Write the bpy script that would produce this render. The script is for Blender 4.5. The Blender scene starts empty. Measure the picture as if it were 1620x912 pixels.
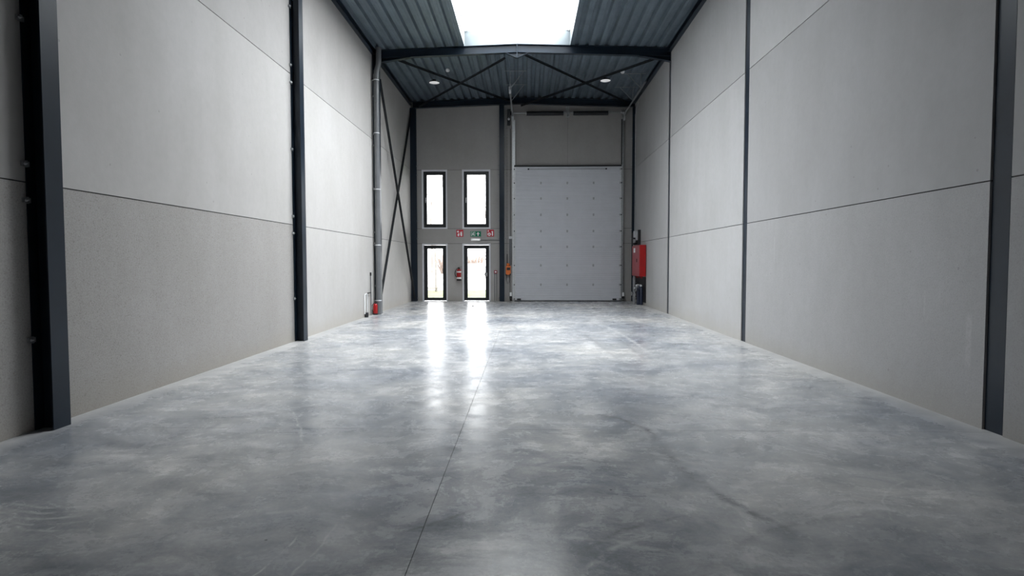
import bpy, math, random
from mathutils import Vector, Matrix
random.seed(7)
SC = bpy.context.scene
COL = SC.collection

# ---------------------------------------------------------------- camera
F_PX, YAW, PITCH, ROLL, CAM_H = 937.13, 0.0243, 0.0438, -0.0013, 1.509
cd = bpy.data.cameras.new('camera'); cam = bpy.data.objects.new('camera', cd); COL.objects.link(cam)
fwd = Vector((-math.sin(YAW)*math.cos(PITCH), math.cos(YAW)*math.cos(PITCH), -math.sin(PITCH)))
rgt = Vector((math.cos(YAW), math.sin(YAW), 0)); upv = rgt.cross(fwd)
rgt2 = rgt*math.cos(ROLL)+upv*math.sin(ROLL); upv2 = upv*math.cos(ROLL)-rgt*math.sin(ROLL)
m = Matrix((rgt2, upv2, -fwd)).transposed().to_4x4(); m.translation = (0, 0, CAM_H)
cam.matrix_world = m
cd.sensor_width = 36; cd.lens = 36*F_PX/1620; cd.clip_start = .05; cd.clip_end = 600
SC.camera = cam

# ---------------------------------------------------------------- light and exposure
SC.view_settings.view_transform = 'Standard'; SC.view_settings.look = 'None'
SC.view_settings.gamma = 1; SC.view_settings.use_curve_mapping = False
SC.view_settings.exposure = 4.35
w = bpy.data.worlds.new('overcast_sky'); SC.world = w; w.use_nodes = True
nt = w.node_tree; nt.nodes.clear()
out = nt.nodes.new('ShaderNodeOutputWorld'); bg = nt.nodes.new('ShaderNodeBackground')
tc = nt.nodes.new('ShaderNodeTexCoord'); nz = nt.nodes.new('ShaderNodeTexNoise'); cr = nt.nodes.new('ShaderNodeValToRGB')
nz.inputs['Scale'].default_value = 1.6; nz.inputs['Detail'].default_value = 3
cr.color_ramp.elements[0].position = .3; cr.color_ramp.elements[0].color = (.86, .89, .94, 1)
cr.color_ramp.elements[1].position = .7; cr.color_ramp.elements[1].color = (.98, .985, 1.0, 1)
nt.links.new(tc.outputs['Generated'], nz.inputs['Vector']); nt.links.new(nz.outputs['Fac'], cr.inputs['Fac'])
nt.links.new(cr.outputs['Color'], bg.inputs['Color']); bg.inputs['Strength'].default_value = 1.0
nt.links.new(bg.outputs['Background'], out.inputs['Surface'])
try:
    w.cycles.sampling_method = 'MANUAL'; w.cycles.sample_map_resolution = 256
except Exception: pass
# overcast sky, brightest high up to the right where the sun stands behind the cloud, dimmest at the horizon
dotn = nt.nodes.new('ShaderNodeVectorMath'); dotn.operation = 'DOT_PRODUCT'; dotn.inputs[1].default_value = Vector((.4, .1, .85)).normalized()
nt.links.new(tc.outputs['Generated'], dotn.inputs[0])
mr = nt.nodes.new('ShaderNodeMapRange'); mr.interpolation_type = 'SMOOTHERSTEP'
mr.inputs['From Min'].default_value = -.2; mr.inputs['From Max'].default_value = 1.1; mr.inputs['To Min'].default_value = .5; mr.inputs['To Max'].default_value = 1.95
nt.links.new(dotn.outputs['Value'], mr.inputs['Value']); nt.links.new(mr.outputs['Result'], bg.inputs['Strength'])
def portal(name, loc, rot, sx, sy):
    d = bpy.data.lights.new(name, 'AREA'); d.shape = 'RECTANGLE'; d.size = sx; d.size_y = sy
    d.cycles.is_portal = True
    o = bpy.data.objects.new(name, d); COL.objects.link(o); o.location = loc; o.rotation_euler = rot
cy = SC.cycles
cy.use_denoising = True
cy.max_bounces = 10; cy.diffuse_bounces = 6; cy.glossy_bounces = 4; cy.transparent_max_bounces = 12
cy.caustics_reflective = False; cy.caustics_refractive = False; cy.sample_clamp_indirect = 8

# ---------------------------------------------------------------- dimensions
XL, XR, YB, YR = -4.426, 4.096, 22.85, -6.85           # wall faces
CY = [-6.734, -.734, 5.266, 11.266, 17.266]             # portal frame lines
H1, H2, TOP = 2.222, 5.046, 7.85                        # panel joints, panel top
RX = -.266                                              # ridge
def zd(x):                                              # underside of the deck
    return 7.605 + .14*(1-abs(x-RX)/4.25)
SKX0, SKX1, SKY0, SKY1, KERB = -1.775, 1.25, 8.55, 17.34, 8.17
portal('skylight_portal', ((SKX0+SKX1)/2, (SKY0+SKY1)/2, KERB-.02), (0, 0, 0), SKX1-SKX0, SKY1-SKY0)

# ---------------------------------------------------------------- mesh helpers
class MB:
    def __init__(s): s.v = []; s.f = []; s.sm = []
    def add(s, vs, fs, smooth=False):
        n = len(s.v); s.v += [tuple(v) for v in vs]
        for f in fs: s.f.append(tuple(i+n for i in f)); s.sm.append(smooth)
        return s
    def box(s, x0, x1, y0, y1, z0, z1):
        if x0 > x1: x0, x1 = x1, x0
        if y0 > y1: y0, y1 = y1, y0
        if z0 > z1: z0, z1 = z1, z0
        v = [(x, y, z) for z in (z0, z1) for (x, y) in ((x0, y0), (x1, y0), (x1, y1), (x0, y1))]
        return s.add(v, [(3, 2, 1, 0), (4, 5, 6, 7), (0, 1, 5, 4), (1, 2, 6, 5), (2, 3, 7, 6), (3, 0, 4, 7)])
    def bar(s, a, b, w_, h_, up=(0, 0, 1)):            # rectangular bar from a to b
        a = Vector(a); b = Vector(b); d = (b-a).normalized(); u = Vector(up)
        if abs(d.dot(u)) > .98: u = Vector((0, 1, 0))
        r = d.cross(u).normalized()*w_/2; u = r.cross(d).normalized()*h_/2
        v = [p+i*r+j*u for p in (a, b) for (i, j) in ((-1, -1), (1, -1), (1, 1), (-1, 1))]
        return s.add(v, [(3, 2, 1, 0), (4, 5, 6, 7), (0, 1, 5, 4), (1, 2, 6, 5), (2, 3, 7, 6), (3, 0, 4, 7)])
    def tube(s, pts, r, n=12, cap=True, rs=None):
        pts = [Vector(p) for p in pts]; rings = []; pr = None
        for i, p in enumerate(pts):
            d = ((pts[min(i+1, len(pts)-1)]-pts[max(i-1, 0)])).normalized()
            if pr is None:
                pr = d.orthogonal().normalized()
            pr = (pr-d*pr.dot(d)).normalized(); q = d.cross(pr); rr = rs[i] if rs else r
            rings.append([p+(pr*math.cos(2*math.pi*k/n)+q*math.sin(2*math.pi*k/n))*rr for k in range(n)])
        vs = [v for g in rings for v in g]; fs = []
        for i in range(len(pts)-1):
            for k in range(n):
                a = i*n+k; b = i*n+(k+1) % n; fs.append((a, b, b+n, a+n))
        s.add(vs, fs, True)
        if cap:
            s.add(rings[0], [tuple(range(n-1, -1, -1))]); s.add(rings[-1], [tuple(range(n))])
        return s
    def lathe(s, c, prof, axis='z', n=20):             # prof: (radius, along)
        c = Vector(c); ax = {'x': Vector((1, 0, 0)), 'y': Vector((0, 1, 0)), 'z': Vector((0, 0, 1))}[axis]
        u = ax.orthogonal().normalized(); v = ax.cross(u)
        vs = [c+ax*t+(u*math.cos(2*math.pi*k/n)+v*math.sin(2*math.pi*k/n))*max(r, 1e-4) for r, t in prof for k in range(n)]
        fs = [(i*n+k, i*n+(k+1) % n, (i+1)*n+(k+1) % n, (i+1)*n+k) for i in range(len(prof)-1) for k in range(n)]
        return s.add(vs, fs, True)
    def prism(s, poly, axis, t0, t1):                  # poly in the two other axes
        def P(a, b, t):
            return {'x': (t, a, b), 'y': (a, t, b), 'z': (a, b, t)}[axis]
        n = len(poly); vs = [P(a, b, t0) for a, b in poly]+[P(a, b, t1) for a, b in poly]
        ar = sum(poly[i][0]*poly[(i+1) % n][1]-poly[(i+1) % n][0]*poly[i][1] for i in range(n))
        fl = (ar > 0) != (axis == 'y')
        fs = [tuple(range(n-1, -1, -1)), tuple(range(n, 2*n))]+[(i, (i+1) % n, (i+1) % n+n, i+n) for i in range(n)]
        if not fl: fs = [tuple(reversed(f)) for f in fs]
        if t1 < t0: fs = [tuple(reversed(f)) for f in fs]
        return s.add(vs, fs)
def tag(o, label=None, cat=None, group=None, kind=None):
    if label: o['label'] = label
    if cat: o['category'] = cat
    if group: o['group'] = group
    if kind: o['kind'] = kind
    return o
def wloc(o):
    p = Vector((0, 0, 0))
    while o: p += o.location; o = o.parent
    return p
def obj(name, mb, mat, parent=None, loc=None, label=None, bevel=0, col=None):
    me = bpy.data.meshes.new(name)
    base = Vector(loc) if loc is not None else Vector((0, 0, 0))
    org = base if parent is None else (base if loc is not None else wloc(parent))
    me.from_pydata([tuple(Vector(v)-org) for v in mb.v], [], mb.f)
    for p, sm in zip(me.polygons, mb.sm): p.use_smooth = sm
    me.materials.append(mat); me.update()
    o = bpy.data.objects.new(name, me); COL.objects.link(o)
    if parent is not None:
        o.parent = parent; o.location = org-wloc(parent)
    else: o.location = org
    if col: o.color = col
    if label: o['label'] = label
    if bevel:
        b = o.modifiers.new('bevel', 'BEVEL'); b.width = bevel; b.segments = 2; b.limit_method = 'ANGLE'
    return o
def thing(name, loc, label=None, cat=None, group=None, kind=None):
    o = bpy.data.objects.new(name, None); COL.objects.link(o); o.location = loc; o.empty_display_size = .1
    return tag(o, label, cat, group, kind)
def copy_tree(o, dloc, parent=None):
    c = o.copy(); COL.objects.link(c); c.parent = parent
    if parent is None: c.location = Vector(o.location)+Vector(dloc)
    for ch in [x for x in bpy.data.objects if x.parent == o]: copy_tree(ch, dloc, c)
    return c

# ---------------------------------------------------------------- materials
def newmat(name):
    mt = bpy.data.materials.new(name); mt.use_nodes = True; n = mt.node_tree; return mt, n, n.nodes['Principled BSDF']
def N(n, t, **kw):
    x = n.nodes.new(t)
    for k, v in kw.items():
        if k in x.inputs: x.inputs[k].default_value = v
        else: setattr(x, k, v)
    return x
def math_(n, op, a, b=None, c=None, clamp=False):
    x = n.nodes.new('ShaderNodeMath'); x.operation = op; x.use_clamp = clamp
    for i, q in enumerate((a, b, c)):
        if q is None: continue
        if hasattr(q, 'is_output') or isinstance(q, bpy.types.NodeSocket): n.links.new(q, x.inputs[i])
        else: x.inputs[i].default_value = q
    return x.outputs[0]
def ramp(n, src, p0, c0, p1, c1):
    r = n.nodes.new('ShaderNodeValToRGB'); e = r.color_ramp.elements
    e[0].position = p0; e[0].color = c0 if len(c0) == 4 else (*c0, 1); e[1].position = p1; e[1].color = c1 if len(c1) == 4 else (*c1, 1)
    n.links.new(src, r.inputs['Fac']); return r.outputs['Color']
def mix(n, fac, a, b, mode='MIX'):
    x = n.nodes.new('ShaderNodeMix'); x.data_type = 'RGBA'; x.blend_type = mode
    for k, q in ((0, fac), (6, a), (7, b)):
        if isinstance(q, bpy.types.NodeSocket): n.links.new(q, x.inputs[k])
        elif k == 0: x.inputs[0].default_value = q
        else: x.inputs[k].default_value = (*q, 1) if len(q) == 3 else q
    return x.outputs[2]
def noise(n, vec, scale, detail=4, rough=.55, dist=0, map_scale=None, rot=None):
    if map_scale is not None or rot is not None:
        mp = n.nodes.new('ShaderNodeMapping')
        if map_scale: mp.inputs['Scale'].default_value = map_scale
        if rot: mp.inputs['Rotation'].default_value = rot
        n.links.new(vec, mp.inputs['Vector']); vec = mp.outputs['Vector']
    x = N(n, 'ShaderNodeTexNoise', Scale=scale, Detail=detail, Roughness=rough, Distortion=dist)
    n.links.new(vec, x.inputs['Vector']); return x.outputs['Fac']
def simple(name, col, rough=.5, metal=0, spec=.5, var=.12, vs=6, bump=0, emit=None):
    mt, n, b = newmat(name); g = n.nodes.new('ShaderNodeNewGeometry')
    f = noise(n, g.outputs['Position'], vs, 4)
    lo = tuple(c*(1-var) for c in col); hi = tuple(min(1, c*(1+var)) for c in col)
    n.links.new(ramp(n, f, .3, lo, .7, hi), b.inputs['Base Color'])
    b.inputs['Roughness'].default_value = rough; b.inputs['Metallic'].default_value = metal
    b.inputs['Specular IOR Level'].default_value = spec
    if bump:
        bp = N(n, 'ShaderNodeBump', Strength=bump, Distance=.01); n.links.new(noise(n, g.outputs['Position'], vs*8, 3), bp.inputs['Height'])
        n.links.new(bp.outputs['Normal'], b.inputs['Normal'])
    if emit:
        b.inputs['Emission Color'].default_value = (*emit[0], 1); b.inputs['Emission Strength'].default_value = emit[1]
    return mt

def concrete_mat(name, speck, marks=()):
    mt, n, b = newmat(name); g = n.nodes.new('ShaderNodeNewGeometry'); P = g.outputs['Position']
    oi = n.nodes.new('ShaderNodeObjectInfo')
    big = noise(n, P, .55, 5, .6, .4); fine = noise(n, P, 9, 5, .65); st = noise(n, P, 1.3, 4, .6, 0, (1.5, 1.5, .35))
    c = ramp(n, big, .3, (.93, .925, .915), .72, (1.03, 1.03, 1.035))
    c = mix(n, 1, c, ramp(n, fine, .3, (.97, .968, .965), .7, (1.02, 1.02, 1.02)), 'MULTIPLY')
    c = mix(n, 1, c, ramp(n, st, .35, (.97, .97, .965), .65, (1.02, 1.02, 1.022)), 'MULTIPLY')
    # sparse pores
    vor = N(n, 'ShaderNodeTexVoronoi', Scale=3.2); n.links.new(P, vor.inputs['Vector'])
    pore = math_(n, 'LESS_THAN', vor.outputs['Distance'], .045)
    c = mix(n, math_(n, 'MULTIPLY', pore, .35), c, (.45, .43, .4))
    if speck:
        v2 = N(n, 'ShaderNodeTexVoronoi', Scale=38); n.links.new(P, v2.inputs['Vector'])
        sp = math_(n, 'LESS_THAN', v2.outputs['Distance'], .30)
        sel = math_(n, 'GREATER_THAN', noise(n, P, 23, 2), .5)
        c = mix(n, math_(n, 'MULTIPLY', math_(n, 'MULTIPLY', sp, sel), .33*speck), c, (.5, .47, .43))
        sp2 = noise(n, P, 70, 2, .7)
        c = mix(n, speck, c, mix(n, 1, c, ramp(n, sp2, .35, (.86, .855, .85), .65, (1.06, 1.06, 1.06)), 'MULTIPLY'))
    sep = n.nodes.new('ShaderNodeSeparateXYZ'); n.links.new(P, sep.inputs[0])
    # yellowish splash dirt along the foot of the wall
    dn = math_(n, 'MULTIPLY', noise(n, P, 2.2, 4), .7)
    foot = math_(n, 'SUBTRACT', 1, math_(n, 'DIVIDE', sep.outputs['Z'], dn), clamp=True)
    c = mix(n, math_(n, 'MULTIPLY', foot, .35), c, (.82, .76, .64))
    for (yc, zc, hw, hh, s) in marks:                   # pale smears left by a trowel
        dy = math_(n, 'ABSOLUTE', math_(n, 'SUBTRACT', sep.outputs['Y'], yc)); dz = math_(n, 'ABSOLUTE', math_(n, 'SUBTRACT', sep.outputs['Z'], zc))
        mm = math_(n, 'MULTIPLY', math_(n, 'SMOOTH_MIN', math_(n, 'DIVIDE', math_(n, 'SUBTRACT', hw, dy), hw*.5), 1, .05, True), math_(n, 'DIVIDE', math_(n, 'SUBTRACT', hh, dz), hh*.2, clamp=True), clamp=True)
        mm = math_(n, 'MULTIPLY', mm, math_(n, 'MULTIPLY', ramp(n, noise(n, P, 30, 3), .35, (0.25,)*3, .6, (1,)*3), s))
        c = mix(n, mm, c, (1.25, 1.25, 1.25))
    c = mix(n, 1, c, oi.outputs['Color'], 'MULTIPLY')
    n.links.new(c, b.inputs['Base Color'])
    b.inputs['Roughness'].default_value = .72; b.inputs['Specular IOR Level'].default_value = .3
    bp = N(n, 'ShaderNodeBump', Strength=.25, Distance=.006); n.links.new(noise(n, P, 25, 5, .7), bp.inputs['Height']); n.links.new(bp.outputs['Normal'], b.inputs['Normal'])
    return mt

def floor_mat():
    mt, n, b = newmat('power_floated_concrete'); g = n.nodes.new('ShaderNodeNewGeometry'); P = g.outputs['Position']
    warp = N(n, 'ShaderNodeTexNoise', Scale=.9, Detail=3); n.links.new(P, warp.inputs['Vector'])
    va = n.nodes.new('ShaderNodeVectorMath'); va.operation = 'MULTIPLY_ADD'; n.links.new(warp.outputs['Color'], va.inputs[0]); va.inputs[1].default_value = (.7, .7, 0); n.links.new(P, va.inputs[2])
    W = va.outputs[0]
    cl = noise(n, W, .55, 9, .68); cl2 = noise(n, W, 2.3, 9, .74, .25); streak = noise(n, W, 1.5, 9, .74, .2, (1, 2.6, 1), (0, 0, .25)); gr = noise(n, P, 38, 4, .75)
    big = noise(n, P, .28, 4, .6)
    c = ramp(n, cl, .38, (.255, .264, .277), .60, (.45, .44, .425))
    c = mix(n, 1, c, ramp(n, big, .38, (.86, .88, .92), .62, (1.12, 1.11, 1.09)), 'MULTIPLY')
    c = mix(n, 1, c, ramp(n, cl2, .36, (.74, .76, .79), .64, (1.22, 1.21, 1.20)), 'MULTIPLY')
    c = mix(n, 1, c, ramp(n, streak, .38, (.78, .79, .80), .64, (1.20, 1.20, 1.20)), 'MULTIPLY')
    c = mix(n, 1, c, ramp(n, gr, .3, (.86, .86, .86), .7, (1.12, 1.12, 1.12)), 'MULTIPLY')
    # milky laitance veils
    veil = math_(n, 'MULTIPLY', ramp(n, noise(n, W, 1.7, 9, .75, .4), .52, (0,)*3, .66, (1,)*3), .4)
    c = mix(n, veil, c, (.40, .40, .405))
    # thin pale cement scratches
    rid = N(n, 'ShaderNodeTexNoise', Scale=1.1, Detail=5, Roughness=.6); rid.noise_type = 'RIDGED_MULTIFRACTAL'; n.links.new(W, rid.inputs['Vector'])
    sc_ = math_(n, 'MULTIPLY', ramp(n, rid.outputs['Fac'], .78, (0,)*3, .93, (1,)*3), ramp(n, noise(n, P, .9, 5, .7), .50, (0,)*3, .60, (1,)*3))
    sc_ = math_(n, 'MULTIPLY', sc_, ramp(n, noise(n, P, 30, 3), .42, (0,)*3, .55, (1,)*3))
    c = mix(n, math_(n, 'MULTIPLY', sc_, .75), c, (.62, .62, .62))
    sep = n.nodes.new('ShaderNodeSeparateXYZ'); n.links.new(P, sep.inputs[0]); X = sep.outputs['X']; Y = sep.outputs['Y']
    for (scl, thr, pn, st2) in ((1.9, .010, .62, .75), (3.4, .014, .53, .55)):
        iso = math_(n, 'ABSOLUTE', math_(n, 'SUBTRACT', noise(n, W, scl, 6, .62, .3), .5))
        iso = math_(n, 'SUBTRACT', 1, math_(n, 'DIVIDE', iso, thr), clamp=True)
        iso = math_(n, 'MULTIPLY', iso, ramp(n, noise(n, P, pn, 5, .7), .52, (0,)*3, .60, (1,)*3))
        iso = math_(n, 'MULTIPLY', iso, ramp(n, noise(n, P, 26, 3), .45, (0,)*3, .56, (1,)*3))
        c = mix(n, math_(n, 'MULTIPLY', iso, st2), c, (.64, .64, .64))
    # tyre tracks, trowel arcs and scratches: circle arcs, each kept to a round patch
    arcs = [(.165, 5.067, .94, .05, 1.0, 5.5, .62, -1, .55), (4.126, 4.725, 3.016, .06, 1.25, 4.0, 1.1, -1, .45),
            (-43.15, 10.14, 45.18, .05, 1.9, 12.0, 3.6, 1, .5), (-43.15, 10.14, 44.98, .035, 1.8, 12.0, 3.8, -1, .35), (-64.2, 6.02, 65.7, .05, 1.25, 11.5, 3.2, -1, .3),
            (.9, 7.3, .42, .03, .9, 6.9, .6, -1, .35), (.35, 7.2, .8, .03, .8, 7.8, .8, -1, .3),
            (-2.922, 4.138, .62, .022, -2.92, 3.6, .3, 1, .5), (-2.922, 4.06, .62, .022, -2.92, 3.5, .28, 1, .5), (-2.86, 3.98, .62, .022, -2.86, 3.42, .27, 1, .45), (-2.80, 3.9, .62, .02, -2.78, 3.32, .25, 1, .45), (-2.7, 3.82, .62, .02, -2.7, 3.24, .25, 1, .4),
            (-3.31, 3.8, .62, .022, -3.2, 3.25, .28, 1, .4), (-1.9, 4.4, 1.0, .03, -1.75, 3.5, .5, 1, .25),
            (-16.3, -1.695, 15.856, .018, -2.1, 5.4, .8, 1, .55), (-2.89, 3.19, 1.80, .012, -1.12, 3.0, .38, 1, .8), (-2.89, 3.19, 1.62, .010, -1.3, 2.95, .3, 1, .6),
            (-2.978, 6.418, 3.928, .03, -.45, 3.4, .35, -1, .4), (1.2, 2.4, 1.1, .035, .6, 3.3, .5, -1, .35), (1.3, 2.2, 1.2, .03, .55, 3.0, .45, 1, .35),
            (.1, 1.9, 1.3, .03, .4, 3.15, .4, 1, .3), (2.6, 1.0, 2.6, .05, 1.6, 3.4, .8, -1, .3), (3.4, 9.0, 2.4, .04, 1.6, 7.6, 1.2, 1, .25), (3.1, 3.2, 1.0, .012, 2.3, 3.9, .5, 1, .5),
            (-1.2, 9.3, 2.2, .05, -2.9, 8.0, 1.3, 1, .25), (-3.2, 7.2, 1.4, .04, -2.6, 6.0, .9, 1, .35), (-3.2, 7.0, 1.4, .03, -2.6, 5.8, .9, -1, .3), (3.5, 6.0, 1.6, .012, 2.3, 4.95, .5, 1, .7),
            (1.6, 11.5, 1.5, .05, 2.4, 10.2, .6, 1, .35), (2.35, 10.2, .33, .03, 2.35, 10.2, .6, 1, .4)]
    nn = noise(n, P, 9, 4, .7)
    wob = math_(n, 'MULTIPLY', math_(n, 'SUBTRACT', noise(n, P, 3.5, 4), .5), .10)
    rag = ramp(n, nn, .38, (0,)*3, .58, (1,)*3)
    for (ax, ay, r, wd, bx, by, br, sg, s) in arcs:
        dx = math_(n, 'SUBTRACT', X, ax); dy = math_(n, 'SUBTRACT', Y, ay)
        d = math_(n, 'SQRT', math_(n, 'ADD', math_(n, 'MULTIPLY', dx, dx), math_(n, 'MULTIPLY', dy, dy)))
        d = math_(n, 'ABSOLUTE', math_(n, 'ADD', math_(n, 'SUBTRACT', d, r), wob))
        m1 = math_(n, 'SUBTRACT', 1, math_(n, 'DIVIDE', d, wd), clamp=True)
        ex = math_(n, 'SUBTRACT', X, bx); ey = math_(n, 'SUBTRACT', Y, by)
        e = math_(n, 'SQRT', math_(n, 'ADD', math_(n, 'MULTIPLY', ex, ex), math_(n, 'MULTIPLY', ey, ey)))
        m2 = math_(n, 'MULTIPLY', math_(n, 'SUBTRACT', 1, math_(n, 'DIVIDE', e, br), clamp=True), 2, clamp=True)
        mm = math_(n, 'MULTIPLY', math_(n, 'MULTIPLY', math_(n, 'MULTIPLY', m1, m2), rag), min(1, s*1.9))
        c = mix(n, mm, c, (.58, .58, .575) if sg > 0 else (.12, .12, .125))
    # pale dust along both walls
    dl = math_(n, 'SUBTRACT', X, XL); dr = math_(n, 'SUBTRACT', XR, X); de = math_(n, 'MINIMUM', dl, dr)
    du = math_(n, 'SUBTRACT', 1, math_(n, 'DIVIDE', de, math_(n, 'MULTIPLY', noise(n, P, 2.5, 5, .7), .62)), clamp=True)
    c = mix(n, math_(n, 'MULTIPLY', du, .8), c, (.43, .425, .415))
    # tiny dark pits
    vor = N(n, 'ShaderNodeTexVoronoi', Scale=2.4); n.links.new(P, vor.inputs['Vector'])
    c = mix(n, math_(n, 'MULTIPLY', math_(n, 'LESS_THAN', vor.outputs['Distance'], .022), .8), c, (.03, .03, .03))
    n.links.new(c, b.inputs['Base Color'])
    rg = math_(n, 'MAXIMUM', math_(n, 'ADD', math_(n, 'MULTIPLY', cl2, .22), math_(n, 'MULTIPLY', streak, .12)), 0)
    rg = math_(n, 'ADD', rg, math_(n, 'MULTIPLY', du, .3)); rg = math_(n, 'ADD', rg, math_(n, 'MULTIPLY', ramp(n, noise(n, W, 3.1, 8, .75), .44, (0,)*3, .62, (1,)*3), .12)); rg = math_(n, 'ADD', rg, math_(n, 'MULTIPLY', gr, .08)); rg = math_(n, 'ADD', rg, .0)
    n.links.new(rg, b.inputs['Roughness'])
    b.inputs['Specular IOR Level'].default_value = .22
    bp = N(n, 'ShaderNodeBump', Strength=.6, Distance=.004)
    hh = math_(n, 'ADD', noise(n, P, 5, 4, .55), math_(n, 'MULTIPLY', noise(n, P, 22, 3), .18)); n.links.new(hh, bp.inputs['Height'])
    n.links.new(bp.outputs['Normal'], b.inputs['Normal'])
    return mt

M_CONC = concrete_mat('smooth_precast_concrete', 0)
M_SPECK = concrete_mat('speckled_precast_concrete', 1, marks=())
M_RLOW = concrete_mat('trowelled_precast_concrete', .45, marks=[(5.565, .77, .045, .27, .55), (6.185, 1.08, .02, .14, .4), (9.91, 1.7, .03, .26, .3)])
M_FLOOR = floor_mat()
M_SEAL = simple('joint_sealant', (.05, .05, .05), .9)
M_FILL = simple('grey_joint_filler', (.12, .12, .125), .8)
M_STEEL = simple('anthracite_painted_steel', (.0085, .0165, .028), .34, 0, .38, .15, 3)
M_STEEL2 = simple('anthracite_brace_steel', (.008, .010, .013), .5)
M_DECK = simple('galvanised_deck', (.148, .19, .226), .42, .25, .5, .16, 2.2)
M_GALV = simple('galvanised_steel', (.38, .39, .40), .42, .7, .5, .15, 20)
M_GALVL = simple('light_zinc_steel', (.62, .63, .64), .4, .35, .5, .1, 20)
M_DARKMET = simple('dark_spring_steel', (.035, .036, .04), .5, .5)
M_PIPE = simple('grey_plastic_pipe', (.135, .14, .147), .35, 0, .5, .08, 4)
M_WHITE = simple('white_painted_board', (.72, .73, .77), .55, 0, .5, .04, 5)
M_KERB = simple('white_coated_kerb', (.42, .46, .48), .5, 0, .5, .04, 3)
M_KERB2 = simple('dimmed_end_kerb', (.25, .285, .30), .5, 0, .5, .04, 3)  # same white kerb, its dimmer bluish light put into the colour
M_FRAME = simple('black_aluminium_frame', (.012, .014, .017), .35, 0, .5, .1, 5)
M_RED = simple('red_enamel', (.36, .007, .008), .28, 0, .5, .12, 6)
M_REDM = simple('dull_red_enamel', (.33, .03, .04), .3, 0, .5, .12, 6)
M_SIGNR = simple('sign_red', (.55, .02, .04), .5, 0, .4, .05)
M_SIGNG = simple('sign_green', (.0, .20, .10), .5, 0, .4, .05)
M_SIGNW = simple('sign_white', (.85, .86, .86), .5, 0, .4, .02)
M_BLACK = simple('black_rubber', (.01, .01, .011), .6)
M_ORANGE = simple('orange_cast_housing', (.72, .17, .03), .45, 0, .5, .1, 20)
M_NAVY = simple('dark_blue_plastic', (.012, .018, .04), .4)
M_DOOR = simple('white_door_steel', (.60, .61, .645), .42, 0, .5, .03, 3)
M_LIGHTSEAL = simple('light_seal_grey', (.2, .2, .2), .9)
M_LENS = simple('frosted_lamp_lens', (.6, .6, .6), .3, emit=((1, 1, 1), .02))
M_GRASS = simple('lawn_grass', (.085, .11, .045), .9, 0, .2, .3, 2)
M_ROAD = simple('pale_paving', (.36, .36, .35), .9, 0, .2, .08, 1)
M_BARK = simple('hazy_winter_bark', (.22, .195, .175), .9, 0, .2, .2, 2)  # bark paler than real, distance haze put into the colour
M_TWIG = simple('winter_shrub_twigs', (.24, .19, .165), .9, 0, .2, .25, 1)
M_CARW = simple('pale_car_paint', (.38, .39, .40), .3)
M_CARG = simple('dark_car_glass', (.25, .26, .27), .3)

def glass_mat(name, tr, tint=(1, 1, 1), gloss=True, transl=0.):
    mt, n, b = newmat(name); n.nodes.remove(b); o = n.nodes['Material Output']
    t = N(n, 'ShaderNodeBsdfTransparent'); t.inputs[0].default_value = (*[tr*c for c in tint], 1)
    cur = t.outputs[0]
    if transl:
        tl = N(n, 'ShaderNodeBsdfTranslucent'); tl.inputs[0].default_value = (*[.85*c for c in tint], 1)
        g = n.nodes.new('ShaderNodeNewGeometry'); f = noise(n, g.outputs['Position'], 1.5, 3)
        mx = N(n, 'ShaderNodeMixShader'); n.links.new(math_(n, 'MULTIPLY', f, transl*2), mx.inputs[0]); n.links.new(cur, mx.inputs[1]); n.links.new(tl.outputs[0], mx.inputs[2]); cur = mx.outputs[0]
    gl = N(n, 'ShaderNodeBsdfGlossy'); gl.inputs['Roughness'].default_value = .03 if gloss else .3
    fr = N(n, 'ShaderNodeFresnel'); fr.inputs['IOR'].default_value = 1.45
    mx = N(n, 'ShaderNodeMixShader'); n.links.new(math_(n, 'MULTIPLY', fr.outputs[0], .7), mx.inputs[0]); n.links.new(cur, mx.inputs[1]); n.links.new(gl.outputs[0], mx.inputs[2])
    n.links.new(mx.outputs[0], o.inputs['Surface']); return mt
M_GLASS = glass_mat('window_glass', .64, (1, 1, .99))
M_POLY = glass_mat('opal_polycarbonate', .86, (.97, 1, 1), False, .12)

# ================================================================ SETTING
# ---- floor: slabs between sawn joints
fl = thing('floor', (0, 8, 0), kind='structure'); fl['label'] = 'grey power floated concrete floor'
g_ = .0022; xs = [XL-.3, -.585, XR+.3]; ys = [YR-.1, 5.275, YB+.16]
for i in range(2):
    for j in range(2):
        obj('floor_slab', MB().box(xs[i]+(g_ if i else 0), xs[i+1]-(0 if i else g_), ys[j]+(g_ if j else 0), ys[j+1]-(0 if j else g_), -.18, 0), M_FLOOR, fl)
obj('joint_filler', MB().box(-.5875, -.5825, ys[0]+.01, ys[2]-.01, -.17, -.004), M_SEAL, fl)
obj('joint_filler', MB().box(XL-.29, XR+.29, 5.272, 5.278, -.17, -.0006), M_FILL, fl)
obj('subbase', MB().box(XL-.3, XR+.3, YR-.1, YB+.16, -.4, -.181), M_SEAL, fl)

def tint(v, warm=0.):
    return (v*(1.022+warm), v, v*(.98-warm*1.1), 1)
JG = .006
rows = [(0, H1), (H1, H2), (H2, TOP)]
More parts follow.
